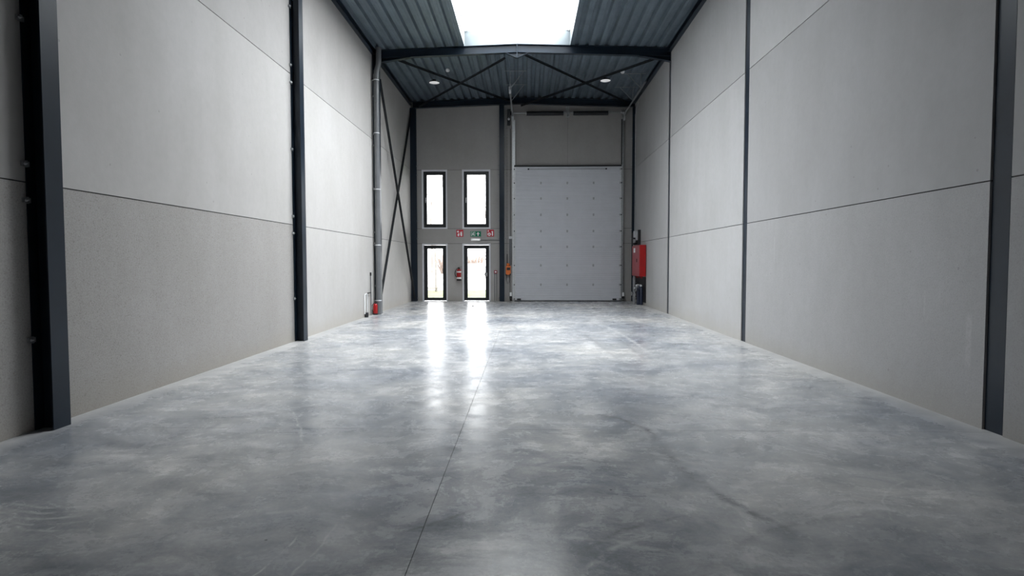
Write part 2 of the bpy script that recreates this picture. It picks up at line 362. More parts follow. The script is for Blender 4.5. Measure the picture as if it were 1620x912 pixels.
# ---- left wall
wl = thing('wall_left', (XL, 8, 0), kind='structure')
ends = [YR] + CY[1:] + [YB+.2]
tl_ = [[.47, .47, .47], [.37, .46, .47], [.385, .485, .485], [.47, .485, .485], [.475, .46, .44]]
for i in range(5):
    for j, (z0, z1) in enumerate(rows):
        sp = (i <= 1 and j == 0) or (i == 0)
        tt = {0: (.40, .44, .44), 1: (.42, .40, .375), 2: (.37, .44, .39), 3: (.48, .485, .43), 4: (.50, .47, .46)}[i][j]
        spk = j == 0 and i <= 2
        obj('concrete_panel', MB().box(XL-.18, XL, ends[i]+.004, ends[i+1]-.004, z0+(JG if j else 0), z1-JG), M_SPECK if spk else M_CONC, wl, col=tint(tt, .02 if spk else .012),
            label='darker grey concrete panel with a speckled surface' if spk else None)
obj('joint_sealant', MB().box(XL-.2, XL-.012, YR, YB+.2, 0, TOP), M_SEAL, wl)
# ---- right wall: panels set between the columns
wr = thing('wall_right', (XR, 8, 0), kind='structure')
for i in range(5):
    y0 = (YR if i == 0 else CY[i]+.105); y1 = (CY[i+1]-.128 if i < 4 else 22.62)
    for j, (z0, z1) in enumerate(rows):
        tt = {0: (.36, .38, .38), 1: (.35, .35, .34), 2: (.40, .385, .44), 3: (.47, .45, .40), 4: (.41, .40, .38)}[i][j]
        obj('concrete_panel', MB().box(XR, XR+.2, y0, y1, z0+(JG if j else 0), z1-JG), M_RLOW if (j == 0 and i <= 2) else M_CONC, wr, col=tint(tt, -.014),
            label='grey concrete panel with pale vertical trowel smears' if (j == 0 and i == 2) else None)
obj('joint_sealant', MB().box(XR+.24, XR+.34, YR, YB+.2, 0, TOP), M_SEAL, wr)
# strips behind the horizontal joints
for z in (H1, H2):
    for i in range(5):
        y0 = (YR if i == 0 else CY[i]+.11); y1 = (CY[i+1]-.135 if i < 4 else 22.6)
        obj('joint_strip', MB().box(XR+.013, XR+.19, y0, y1, z-JG+.0005, z+JG-.0005), M_SEAL, wr)
# ---- rear wall behind the camera
wb = thing('wall_rear', (0, YR, 0), kind='structure')
for j, (z0, z1) in enumerate(rows):
    obj('concrete_panel', MB().box(XL, XR, YR-.2, YR, z0+(JG if j else 0), z1-JG), M_CONC, wb, col=tint(.42))
obj('joint_sealant', MB().box(XL, XR, YR-.25, YR-.2, 0, TOP), M_SEAL, wb)
# ---- far wall with its openings
wf = thing('wall_back', (0, YB, 0), kind='structure')
T = .22; W0, W1, W2, W3, D0, D1 = -4.025, -3.045, -2.468, -1.385, -.40, 3.55
def pb(x0, x1, z0, z1, c=.36): obj('concrete_panel', MB().box(x0, x1, YB, YB+T, z0, z1), M_CONC, wf, col=tint(c, .012))
E = JG
for (z0, z1, c) in ((0, H1-E, .40), (2.80+E, H2-E, .38)):
    pb(XL, W0, z0, z1, c); pb(W1, W2, z0, z1, c); pb(W3, -.94, z0, z1, c)
    pb(3.55, XR+.2, z0, z1, .33)
pb(-.935, D0, 0, H1-E, .36); pb(-.935, D0, H1+E, H2-E, .36); pb(3.55, XR+.2, H1+E, 2.80-E, .33)
pb(XL, -.94, H1+E, 2.80-E, .39)
pb(XL, -.94, H2+E, TOP, .36); pb(-.93, 1.57, H2+E, TOP, .33); pb(1.576, XR+.2, H2+E, TOP, .33)
sl = MB()
for a, b_ in ((XL, W0-.01), (W1+.01, W2-.01), (W3+.01, D0-.01), (3.56, XR)):
    for z in (H1, 2.80, H2): sl.box(a, b_, YB+.012, YB+T-.01, z-E-.001, z+E+.001)
sl.box(1.565, 1.58, YB+.012, YB+T-.01, H2+E, TOP).box(-.945, -.92, YB+.012, YB+T-.01, 0, TOP)
obj('joint_sealant', sl, M_SEAL, wf)

def ring(mb, x0, x1, z0, z1, t, y0, y1, bottom=True):
    mb.box(x0, x0+t, y0, y1, z0, z1).box(x1-t, x1, y0, y1, z0, z1).box(x0+t, x1-t, y0, y1, z1-t, z1)
    if bottom: mb.box(x0+t, x1-t, y0, y1, z0, z0+t)
    return mb
def window(name, x0, x1, z0, z1, door=False, handle='l'):
    r = thing(name, ((x0+x1)/2, YB+.1, z0), kind='structure')
    b0 = z0 if not door else 0
    obj('window_lining', ring(MB(), x0, x1, b0, z1, .052, YB-.006, YB+T-.01, not door), M_WHITE, r, label='white painted lining')
    fx0, fx1, fz1 = x0+.058, x1-.058, z1-.058; fz0 = (z0+.058) if not door else .012
    yf = YB+.085
    obj('window_frame', ring(MB(), fx0, fx1, fz0, fz1, .05, yf, yf+.08), M_FRAME, r, label='black aluminium frame')
    st = .085 if not door else .09
    s = obj('sash' if not door else 'door_leaf_frame', ring(MB(), fx0+.045, fx1-.045, fz0+.045 if not door else fz0+.03, fz1-.045, st, yf-.014, yf+.055), M_FRAME, r)
    obj('pane', MB().box(fx0+.12, fx1-.12, fz0+.1, fz1-.12, yf+.016, yf+.04) if False else MB().box(fx0+.1, fx1-.1, yf+.016, yf+.04, fz0+.08, fz1-.1), M_GLASS, s)
    zc = (z0+z1)/2 if not door else 1.03
    hx = fx0+.085 if handle == 'l' else fx1-.09
    hm = MB().box(hx-.015, hx+.015, yf-.03, yf-.014, zc-.07, zc+.07)
    if door: hm.box(hx-.13, hx+.012, yf-.062, yf-.045, zc-.012, zc+.012).tube([(hx, yf-.05, zc), (hx, yf-.014, zc)], .009)
    else: hm.tube([(hx, yf-.03, zc), (hx, yf-.055, zc)], .01).box(hx-.011, hx+.011, yf-.066, yf-.05, zc-.13, zc+.012)
    obj('handle', hm, M_GALVL, s, label='metal handle')
    return r
window('window_1', W0, W1, 2.795, 5.055)
window('window_2', W2, W3, 2.795, 5.055)
window('window_3', W0, W1, 0, 2.222, True)['label'] = 'fixed full height glazed panel left of the door'
for o in [x for x in bpy.data.objects if x.name.startswith('handle')][-1:]: bpy.data.objects.remove(o)
window('door_1', W2, W3, 0, 2.222, True, 'r')

# ---- sectional door
dr = thing('door_2', (1.577, YB-.1, 0), kind='structure')
DX0, DX1, DY = -.465, 3.618, YB-.085
zb = [.03, .64, 1.38, 2.09, 2.69, 3.31, 3.93, 4.52, 5.14]
for k in range(8):
    z0, z1 = zb[k]+.003, zb[k+1]-.003; n = max(6, round((z1-z0)/.082)); pts = []
    for i in range(n):
        za = z0+(z1-z0)*i/n; zc = z0+(z1-z0)*(i+1)/n; d = .007
        pts += [(DY, za+.002), (DY, zc-.022), (DY+d, zc-.012), (DY+d, zc-.004)]
    poly = [(DY+.04, z0), (DY+.006, z0)] + pts + [(DY+.006, z1), (DY+.04, z1)]
    mb = MB().prism(poly, 'x', DX0+.035, DX1-.035)
    if k < 7: mb.box(DX0+.036, DX1-.036, DY+.008, DY+.034, z1-.0005, z1+.0055)
    s = obj('door_section', mb, M_DOOR, dr)
    obj('end_cap', MB().box(DX0, DX0+.05, DY-.003, DY+.04, z0, z1), M_GALVL, s)
    obj('end_cap', MB().box(DX1-.05, DX1, DY-.003, DY+.04, z0, z1), M_GALVL, s)
for k in range(1, 8):
    for x in (.556, 1.56, 2.56):
        h = MB().box(x-.03, x+.03, DY-.008, DY-.0005, zb[k]-.045, zb[k]+.045).tube([(x-.035, DY-.012, zb[k]), (x+.035, DY-.012, zb[k])], .011, 8)
        obj('hinge', h, M_GALV, dr)
for k, z in enumerate([.09]+[q-.0 for q in zb[1:8]]+[5.04]):
    for sg, x in ((-1, DX0), (1, DX1)):
        r = MB().box(x+.03*(-sg), x-.075*sg, DY-.02, DY-.004, z-.035, z+.035).tube([(x-.04*sg, DY-.028, z), (x+.045*sg, DY-.028, z)], .009, 8)
        ro = obj('roller_bracket', r, M_GALVL if sg < 0 else M_GALV, dr)
        obj('roller', MB().tube([(x-.02*sg, DY-.028, z), (x+.012*sg, DY-.028, z)], .024, 12), M_BLACK, ro)
obj('bottom_seal', MB().box(DX0, DX1, DY-.005, DY+.045, 0, .033), M_BLACK, dr, label='black rubber seal')
for x in (-.286, 3.372): obj('bottom_bumper', MB().box(x-.075, x+.075, DY-.04, DY-.001, .055, .105), M_BLACK, dr, bevel=.006)
obj('door_backing', MB().box(DX0+.002, DX1-.002, DY+.041, DY+.06, .001, 5.14), M_DOOR, dr)
obj('lintel_seal', MB().box(DX0, DX1, YB-.1, YB-.001, 5.143, 5.19), M_BLACK, dr, label='black rubber seal')
st = obj('stiffening_rod', MB().tube([(.08, DY-.03, 5.045), (3.03, DY-.03, 5.045)], .012, 8), M_GALV, dr)
for x in (.08, 3.03): obj('rod_bracket', MB().box(x-.03, x+.03, DY-.045, DY-.001, 5.02, 5.07), M_DARKMET, st)
def track(x, sg, mat):
    # vertical track: angle on the wall and a U rail, curving into the horizontal run near the roof
    t = MB().box(x, x+.07*sg, YB-.012, YB-.002, 0, 7.2).box(x+.065*sg, x+.07*sg, YB-.11, YB-.012, 0, 7.1)
    t.box(x+.0*sg, x+.065*sg, YB-.125, YB-.118, .05, 6.95).box(x+.002*sg, x+.008*sg, YB-.118, YB-.1, .05, 6.95)
    return obj('vertical_track', t, mat, dr)
track(DX0-.005, -1, M_GALVL); track(DX1+.005, 1, M_GALV)  # left paler, right darker: light from their facing put into the colour
obj('track_flange', MB().box(DX0-.012, DX0+.036, YB-.135, YB-.13, 5.2, 6.9).box(DX0-.012, DX0-.006, YB-.135, YB-.01, 5.2, 6.9), M_GALVL, dr)
obj('track_flange', MB().box(DX1-.03, DX1+.01, YB-.135, YB-.13, 5.2, 6.9).box(DX1+.004, DX1+.01, YB-.135, YB-.01, 5.2, 6.9), M_DARKMET, dr)  # dark against the pale left flange, its shade put into the colour
def hrun(x, y0, y1, sg):
    zt = 7.10
    pts = [(x, YB-.14, 6.85), (x, YB-.2, 7.02), (x, YB-.4, zt), (x, y1, zt)]
    t = MB()
    for a, b_ in zip(pts, pts[1:]): t.bar(a, b_, .055, .006).bar((a[0]+.026*sg, a[1], a[2]+.015), (b_[0]+.026*sg, b_[1], b_[2]+.015), .004, .05)
    return obj('horizontal_track', t, M_GALV, dr)
L = hrun(-.53, 22.6, 19.6, -1); R_ = hrun(3.70, 22.6, 18.75, 1)
obj('track_end_stop', MB().box(-.57, -.5, 19.52, 19.6, 7.0, 7.22), M_GALVL, L)
for y in (20.98, 19.5):
    for (a, b_, x, sg) in ((-.72, .03, -.53, 1), (3.07, 3.86, 3.70, -1)):
        zz = zd((a+b_)/2)-.03
        h = MB().box(a, b_, y-.02, y+.02, zz-.012, zz-.002)
        h.bar((x, y, 7.13), (x+.45*sg, y, zz-.01), .028, .004, (0, 1, 0)).bar((x, y, 7.1), (x, y, zz-.005), .03, .004, (0, 1, 0))
        obj('track_hanger', h, M_GALV, dr)
obj('torsion_shaft', MB().tube([(-.70, YB-.2, 7.14), (3.72, YB-.2, 7.14)], .02, 10), M_GALV, dr)
for (a, b_) in ((.01, 1.40), (1.77, 3.08)):
    n = 90; prof = [(.04, 0)]
    for i in range(n): prof += [(.074, (b_-a)*(i+.05)/n), (.085, (b_-a)*(i+.5)/n), (.074, (b_-a)*(i+.95)/n)]
    prof.append((.04, b_-a))
    s = obj('torsion_spring', MB().lathe((a, YB-.2, 7.115), prof, 'x', 14), M_DARKMET, dr)
    obj('spring_plug', MB().lathe((a-.05, YB-.2, 7.14), [(.001, 0), (.05, 0), (.055, .04), (.03, .09), (.001, .09)], 'x', 12), M_GALV, s)
    obj('spring_plug', MB().lathe((b_-.03, YB-.2, 7.14), [(.001, 0), (.055, 0), (.055, .05), (.03, .09), (.001, .09)], 'x', 12), M_GALV, s)
for x in (-.60, 3.62):
    obj('cable_drum', MB().lathe((x-.05, YB-.2, 7.14), [(.02, 0), (.085, 0), (.085, .01), (.07, .02), (.07, .08), (.085, .09), (.085, .1), (.02, .1)], 'x', 18), M_DARKMET if x < 0 else M_GALV, dr)
obj('shaft_bearing', MB().box(1.54, 1.60, YB-.24, YB-.001, 7.05, 7.22).box(1.5, 1.64, YB-.01, YB-.001, 7.0, 7.42), M_GALV, dr, bevel=.004)
for x in (-.69, 3.70): obj('end_bearing_plate', MB().box(x-.004, x+.004, YB-.3, YB-.001, 7.02, 7.26), M_GALV, dr)
for (x, sg) in ((-.60, 1), (3.70, -1)):
    s = MB().box(x-.035, x+.035, YB-.13, YB-.06, .2, .34).box(x-.01, x+.01, YB-.1, YB-.002, .23, .31)
    p = obj('photocell', s, M_SIGNW, dr, bevel=.006); obj('photocell_guard', MB().box(x-.05, x+.05, YB-.14, YB-.002, .1, .19).box(x-.01, x+.02, YB-.05, YB-.02, 0, .2), M_BLACK, p)

# ---- ceiling: trapezoidal steel deck sheets, ribs running down the hall
ce = thing('ceiling', (0, 8, 7.7), kind='structure')
PITCH_D = .279
def deck_sheet(x0, nrib, y0, y1, xmax):
    prof = []
    for i in range(nrib):
        a = x0+i*PITCH_D
        for (dx, h) in ((0, 0), (.045, 0), (.052, .006), (.060, 0), (.118, 0), (.152, .088), (.238, .088), (.272, 0)):
            prof.append((a+dx, h))
    prof.append((x0+nrib*PITCH_D, 0))
    prof = [(x, h) for x, h in prof if x <= xmax+1e-6]
    if prof[-1][0] < xmax-1e-3 and x0+nrib*PITCH_D > xmax: prof.append((xmax, prof[-1][1]))
    n = len(prof); vs = []
    for y in (y0, y1):
        vs += [(x, y, zd(x)+h) for x, h in prof]
    for y in (y0, y1):
        vs += [(x, y, zd(x)+h+.0015) for x, h in prof]
    fs = [(i, i+n, i+n+1, i+1) for i in range(n-1)]+[(2*n+i, 2*n+i+1, 3*n+i+1, 3*n+i) for i in range(n-1)]
    obj('deck_sheet', MB().add(vs, fs), M_DECK, ce)
def deck_zone(x0, x1, y0, y1):
    x = x0
    while x < x1-.02:
        deck_sheet(x, 3, y0, y1, min(x1, x+3*PITCH_D)); x += 3*PITCH_D
DL, DR = XL+.002, XR+.19
for (y0, y1) in ((SKY0, CY[3]), (CY[3]+.0, SKY1)):
    deck_zone(DL, SKX0, y0, y1); deck_zone(SKX1, DR, y0, y1)
deck_zone(DL, DR, SKY1, YB+.1); deck_zone(DL, DR, YR, SKY0)
rb = MB()
for (a, b_, y0, y1) in ((XL-.2, SKX0-.05, SKY0, SKY1), (SKX1+.05, XR+.35, SKY0, SKY1), (XL-.2, XR+.35, SKY1+.05, YB+.3), (XL-.2, XR+.35, YR-.3, SKY0-.05)):
    rb.box(a, b_, y0, y1, 7.86, 8.0)
obj('light_seal_slab', rb, M_LIGHTSEAL, ce)  # unseen slab added over the deck to stop light leaking at the eaves

# ================================================================ SKYLIGHT
sk = thing('barrel_skylight', ((SKX0+SKX1)/2, 13.2, 7.7), 'long white arched rooflight of translucent sheets along the ridge', 'skylight')
for x, sg in ((SKX0, -1), (SKX1, 1)):
    obj('kerb', MB().box(x, x+.05*sg, SKY0, SKY1, zd(x)+.001, KERB), M_KERB, sk)
for y, sg in ((SKY0, -1), (SKY1, 1)):
    obj('kerb', MB().box(SKX0-.05, SKX1+.05, y, y+.05*sg, zd(RX)+.002, KERB), M_KERB2, sk)
HW = (SKX1-SKX0)/2; XC = (SKX0+SKX1)/2; RISE = .62; RAD = (HW*HW+RISE*RISE)/(2*RISE); A0 = math.asin(HW/RAD)
def arc(t, dr_=0): a = -A0+2*A0*t; return XC+(RAD+dr_)*math.sin(a), KERB+RISE-RAD+(RAD+dr_)*math.cos(a)
nb = 8; st_ = (SKY1-SKY0)/nb
for i in range(nb):
    y0, y1 = SKY0+i*st_+.02, SKY0+(i+1)*st_-.02
    NS = 16; vs = [(arc(k/NS, .01)[0], y, arc(k/NS, .01)[1]) for y in (y0-.015, y1+.015) for k in range(NS+1)]
    obj('glazing_sheet', MB().add(vs, [(k, k+1, k+NS+2, k+NS+1) for k in range(NS)], True), M_POLY, sk)
for i in range(nb+1):
    y = SKY0+i*st_
    poly = [arc(k/16, -.045) for k in range(17)]+[arc(1-k/16, .008) for k in range(17)]
    obj('arched_rib', MB().prism(poly, 'y', y-.03, y+.03), M_GALV, sk)
for y in (SKY0+.02, SKY1+.02):
    poly = [arc(k/16) for k in range(17)]
    vs = [(x, y, z) for x, z in poly]; obj('end_gable', MB().add(vs, [tuple(range(17))]), M_POLY, sk, label='white translucent gable')

# ================================================================ STEEL FRAME
def ibeam_col(mb, xc, yc, dx, wy, z0, z1, axis='x'):   # axis: direction of the section depth
    tf, tw = .012, .008
    if axis == 'x':
        mb.box(xc-dx/2, xc-dx/2+tf, yc-wy/2, yc+wy/2, z0, z1).box(xc+dx/2-tf, xc+dx/2, yc-wy/2, yc+wy/2, z0, z1).box(xc-dx/2+tf, xc+dx/2-tf, yc-tw/2, yc+tw/2, z0, z1)
    else:
        mb.box(xc-wy/2, xc+wy/2, yc-dx/2, yc-dx/2+tf, z0, z1).box(xc-wy/2, xc+wy/2, yc+dx/2-tf, yc+dx/2, z0, z1).box(xc-tw/2, xc+tw/2, yc-dx/2+tf, yc+dx/2-tf, z0, z1)
    return mb
names_l = {2: 'dark steel column against left wall, nearest the camera', 3: 'second dark steel column from the camera on the left wall', 4: 'dark steel column on left wall behind the grey drainpipe'}
for k in (2, 3, 4):
    y = CY[k]; xc = XL+.0895; c = thing('steel_column', (xc, y, 0), names_l[k], 'column', 'portal frame columns')
    obj('column_shaft', ibeam_col(MB(), xc, y, .177, .2, 0, zd(XL+.1)-.002), M_STEEL, c)
    for z in (.82, 2.06, 2.38, 3.64, 4.88, 5.20, 6.28):
        cl = obj('panel_clip', MB().box(XL+.001, XL+.022, y-.148, y-.075, z-.022, z+.022).box(XL+.012, XL+.028, y-.118, y-.1, z-.03, z+.03), M_GALV, c)
        obj('bolt', MB().lathe((XL+.02, y-.128, z), [(.001, 0), (.013, 0), (.013, .012), (.006, .013), (.006, .03), (.001, .03)], 'x', 8), M_GALVL, cl)
names_r = {2: 'dark steel column set into right wall, nearest the camera', 3: 'narrow dark steel column in the right wall, second from camera', 4: 'thin dark steel column in right wall beneath the far roof beam'}
for k in (2, 3, 4):
    y = CY[k]; xc = XR+.022+.06; c = thing('steel_column', (xc, y, 0), names_r[k], 'column', 'portal frame columns')
    obj('column_shaft', MB().box(XR+.019, XR+.031, y-.1, y+.1, 0, zd(XR)-.002).box(XR+.031, XR+.2, y-.004, y+.004, 0, zd(XR)-.002).box(XR+.2, XR+.212, y-.1, y+.1, 0, zd(XR)-.002), M_STEEL, c)
for (xc, lab, dx) in ((-4.318, 'dark steel corner post left of the windows', .25), (-.936, 'dark steel post between glazed door and overhead door', .18)):
    c = thing('wall_post', (xc, YB-.095, 0), lab, 'column')
    obj('column_shaft', ibeam_col(MB(), xc, YB-.1, .19, dx if dx < .2 else .213, 0, zd(xc)-.25, 'y'), M_STEEL, c)
    for z in (2.42, 2.66, 3.1, 4.85, 5.2, 6.3, .12):
        for sg in (-1, 1):
            if dx > .2 and sg < 0: continue
            xx = xc+sg*(dx/2+.0 if dx < .2 else .105)
            cl = obj('panel_clip', MB().box(xx-.005*sg, xx+.05*sg, YB-.022, YB-.001, z-.02, z+.02), M_GALV, c)
            obj('bolt', MB().lathe((xx+.03*sg, YB-.036, z), [(.001, 0), (.011, 0), (.011, .014), (.001, .014)], 'y', 8), M_DARKMET, cl)
c = thing('wall_post', (4.09, YB-.1, 0), 'slim dark steel corner post beside the red cabinet', 'column')
obj('column_shaft', ibeam_col(MB(), 4.105, YB-.1, .18, .16, 0, zd(4.0)-.25, 'y'), M_STEEL, c)
for z in (2.4, 2.75, 4.85, 5.2, 6.2):
    obj('panel_clip', MB().box(3.97, 4.028, YB-.022, YB-.001, z-.015, z+.015), M_GALV, c)

def rafter(y, lab):
    r = thing('roof_beam', (RX, y, 7.4), lab, 'beam', 'portal frame roof beams')
    d = .235; w2 = .07; tf = .012
    xl, xr = XL+.178, XR+.02
    for (xe, sg) in ((xl, -1), (xr, 1)):
        zt0, zt1 = zd(xe)-.003, zd(RX)-.003
        mb = MB()
        xa = RX+sg*.012
        def sl_(za, zb_, ya, yb): mb.prism([(xe, zt0-za), (xa, zt1-za), (xa, zt1-zb_), (xe, zt0-zb_)], 'y', ya, yb)
        sl_(0, tf, y-w2, y+w2); sl_(tf, d-tf, y-.004, y+.004); sl_(d-tf, d, y-w2, y+w2)
        h = obj('rafter_half', mb, M_STEEL, r)
        hx = xe-sg*.92; hz = zd(hx)-.003-d
        zlow = 7.25 if sg < 0 else 7.215
        mb = MB().prism([(xe, zt0-d), (hx, hz), (xe, zlow+.012)], 'y', y-.004, y+.004)
        mb.prism([(xe, zlow+.012), (hx, hz+.0), (hx, hz-.012), (xe, zlow)], 'y', y-w2, y+w2)
        obj('haunch', mb, M_STEEL, r)
        obj('ridge_end_plate', MB().box(RX+sg*.001, RX+sg*.012, y-.075, y+.075, 7.36, zd(RX)-.004), M_STEEL, r)
        zt = zd(RX)-.003-d
        mb = MB().prism([(xa, zt-.001), (RX+sg*.33, zt-.012), (RX+sg*.012, 7.362)], 'y', y-.004, y+.004)
        mb.prism([(RX+sg*.33, zt-.001), (RX+sg*.33, zt-.013), (RX+sg*.012, 7.352), (RX+sg*.012, 7.364)], 'y', y-.06, y+.06)
        obj('ridge_gusset', mb, M_STEEL, r)
        for zz in (7.42, 7.56, 7.68):
            obj('bolt', MB().lathe((RX+sg*.012, y-.045, zz), [(.001, 0), (.014, 0), (.014, .012*sg), (.001, .012*sg)], 'x', 8), M_STEEL, r)
    return r
rafter(CY[4], 'dark steel roof beam with pointed ridge plate, crossing below the skylight end')

eb = thing('end_beam', (RX, YB-.1, 7.4), 'dark steel beam along the top of the far wall', 'beam')
for (xe, sg) in ((XL+.1, -1), (XR, 1)):
    mb = MB(); zt0, zt1 = zd(xe)-.003, zd(RX)-.003
    for za, zb_, ya, yb in ((0, .012, YB-.2, YB-.01), (.012, .228, YB-.11, YB-.1), (.228, .24, YB-.2, YB-.01)):
        mb.prism([(xe, zt0-za), (RX, zt1-za), (RX, zt1-zb_), (xe, zt0-zb_)], 'y', ya, yb)
    obj('beam_half', mb, M_STEEL, eb)
for (x, sg, lab, nm) in ((XL, 1, 'dark steel edge beam along the top of left wall', 'l'), (XR, -1, 'dark steel edge beam along the top of right wall', 'r')):
    e = thing('edge_beam', (x, 11, 7.5), lab, 'beam')
    segs = [(YR, CY[1]-.11), (CY[1]+.11, CY[2]-.11), (CY[2]+.11, CY[3]-.11), (CY[3]+.11, CY[4]-.11), (CY[4]+.11, YB-.22)]
    for (y0, y1) in segs:
        mb = MB().box(x+.002*sg, x+.10*sg, y0, y1, 7.585, 7.597).box(x+.002*sg, x+.012*sg, y0, y1, 7.46, 7.585).box(x+.002*sg, x+.10*sg, y0, y1, 7.448, 7.46)
        obj('beam_length', mb, M_STEEL, e)

# bracing
def brace(a, b_, lab, grp, r=.022, mat=None):
    o = MB().bar(a, b_, .075, .010).bar(a, b_, .010, .075)
    o = obj('bracing_bar', o, mat or M_STEEL2, None, loc=a); tag(o, lab, 'brace', grp); return o
zb0 = 7.50
def rbrace(xa, xb, lab, dz=0): return brace((xa, CY[4]+.12, zb0+dz), (xb, YB-.26, zb0+dz), lab, 'roof bracing bars')
rbrace(-4.05, -.45, 'dark roof bracing bar in left half, from near left wall to far middle')
rbrace(-.62, -4.05, 'dark roof bracing bar in left half, from near middle to far left corner', -.1)
rbrace(-.05, 3.75, 'dark roof bracing bar in right half, from near middle to far right corner')
rbrace(3.85, -.2, 'dark roof bracing bar in right half, from near right wall to far middle', -.1)
brace((-4.275, CY[4]+.16, 6.85), (-4.275, YB-.26, .12), 'black diagonal bar on left wall falling towards the far corner', 'wall bracing bars')
brace((-4.365, YB-.26, 7.15), (-4.365, CY[4]+.12, .12), 'black diagonal bar on left wall rising towards the far corner', 'wall bracing bars')

# ================================================================ LEFT WALL ITEMS
PX, PY = -4.28, CY[4]-.225
dp = thing('drainpipe', (PX, PY, 0), 'thick grey vertical drainpipe in front of the third left column', 'pipe')
obj('pipe_section', MB().tube([(PX, PY, 0.0), (PX, PY, 6.82)], .078, 20), M_PIPE, dp)
obj('pipe_elbow', MB().tube([(PX, PY, 6.82), (PX+.01, PY, 6.95), (PX+.065, PY, 7.12), (PX+.075, PY, 7.25), (PX+.075, PY, zd(-4.2)-.002)], .075, 20), M_PIPE, dp)
obj('pipe_socket', MB().tube([(PX, PY, 6.74), (PX, PY, 6.86)], .088, 20), M_PIPE, dp)
for z in (.40, 2.0, 3.6, 5.2, 6.70):
    k = obj('pipe_collar', MB().lathe((PX, PY, z-.014), [(.079, 0), (.087, 0), (.087, .028), (.079, .028)], 'z', 20), M_GALVL, dp)
    obj('collar_arm', MB().box(XL+.001, PX-.08, PY-.012, PY+.012, z-.012, z+.012), M_GALV, k)
def extinguisher(x, y, z, s, lab, wall_y=None):
    e = thing('fire_extinguisher', (x, y, z), lab, 'extinguisher')
    r = .078*s; h = .40*s
    obj('cylinder', MB().lathe((x, y, z), [(.001, .0), (r*.9, 0), (r, .02*s), (r, h*.86), (r*.86, h*.95), (r*.45, h), (.001, h)], 'z', 20), M_RED, e, label='red cylinder')
    obj('base_ring', MB().lathe((x, y, z), [(r*.85, 0), (r*1.05, 0), (r*1.05, .045*s), (r, .05*s)], 'z', 20), M_BLACK, e, label='black base')
    v = obj('valve', MB().lathe((x, y, z+h), [(.02*s, -.01), (.024*s, .0), (.024*s, .035*s), (.014*s, .05*s), (.001, .05*s)], 'z', 12).box(x-.03*s, x+.03*s, y-.012*s, y+.012*s, z+h+.02*s, z+h+.045*s), M_BLACK, e, label='black valve')
    obj('handle', MB().bar((x-.02*s, y, z+h+.05*s), (x+.11*s, y, z+h+.085*s), .02*s, .006*s).bar((x-.01*s, y, z+h+.035*s), (x+.1*s, y, z+h+.03*s), .02*s, .006*s), M_BLACK, v)
    pts = []
    for i in range(13):
        t = i/12; a = math.pi*t
        pts.append((x-.02*s-.115*s*math.sin(a)**.8, y-.02*s, z+h+.04*s-(h*.95)*t))
    obj('hose', MB().tube(pts, .011*s, 8), M_BLACK, e, label='black hose')
    if wall_y is not None:
        obj('label_plate', MB().lathe((x, y, z+h*.68), [(r*1.01, 0), (r*1.012, .001), (r*1.012, .05*s), (r*1.01, .051*s)], 'z', 20), M_SIGNW, e, label='white label band')
        obj('label_plate', MB().lathe((x, y, z+h*.14), [(r*1.01, 0), (r*1.012, .001), (r*1.012, .06*s), (r*1.01, .061*s)], 'z', 20), M_SIGNW, e, label='white label band')
        obj('wall_bracket', MB().box(x-.03, x+.03, y+r*.9, wall_y-.001, z+h*.5, z+h*.62).box(x-.04, x+.04, wall_y-.006, wall_y-.001, z+h*.2, z+h*.9), M_GALV, e)
extinguisher(-4.335, PY-.17, 0, .80, 'small red fire extinguisher standing at foot of the drainpipe')
extinguisher(-2.595, YB-.105, .80, 1.12, 'red fire extinguisher hung on the wall between glazed panel and door', YB)
p = thing('pipe_stub', (-4.36, 15.95, 0), 'short white looped service pipe rising from floor at left wall', 'pipe')
obj('pipe_section', MB().tube([(-4.385, 15.95, .1), (-4.385, 15.95, .60), (-4.385, 15.98, .64), (-4.385, 16.16, .64), (-4.385, 16.2, .60), (-4.385, 16.2, .02)], .014, 10), M_SIGNW, p)
obj('pipe_foot', MB().tube([(-4.375, 16.08, 0), (-4.375, 16.08, .13)], .05, 14), M_DARKMET, p, label='dark foot')
obj('cap', MB().tube([(-4.38, 16.25, .655), (-4.38, 16.55, .655)], .018, 10), M_BLACK, p, label='black cap')
p = thing('conduit', (-4.39, 16.65, 0), 'thin grey upright conduit on left wall left of drainpipe', 'conduit')
obj('conduit_tube', MB().tube([(-4.40, 16.65, 0.0), (-4.40, 16.65, 1.15)], .013, 10), M_PIPE, p)
obj('end_cap', MB().tube([(-4.40, 16.65, 1.13), (-4.40, 16.65, 1.22)], .022, 10), M_BLACK, p, label='dark end cap')

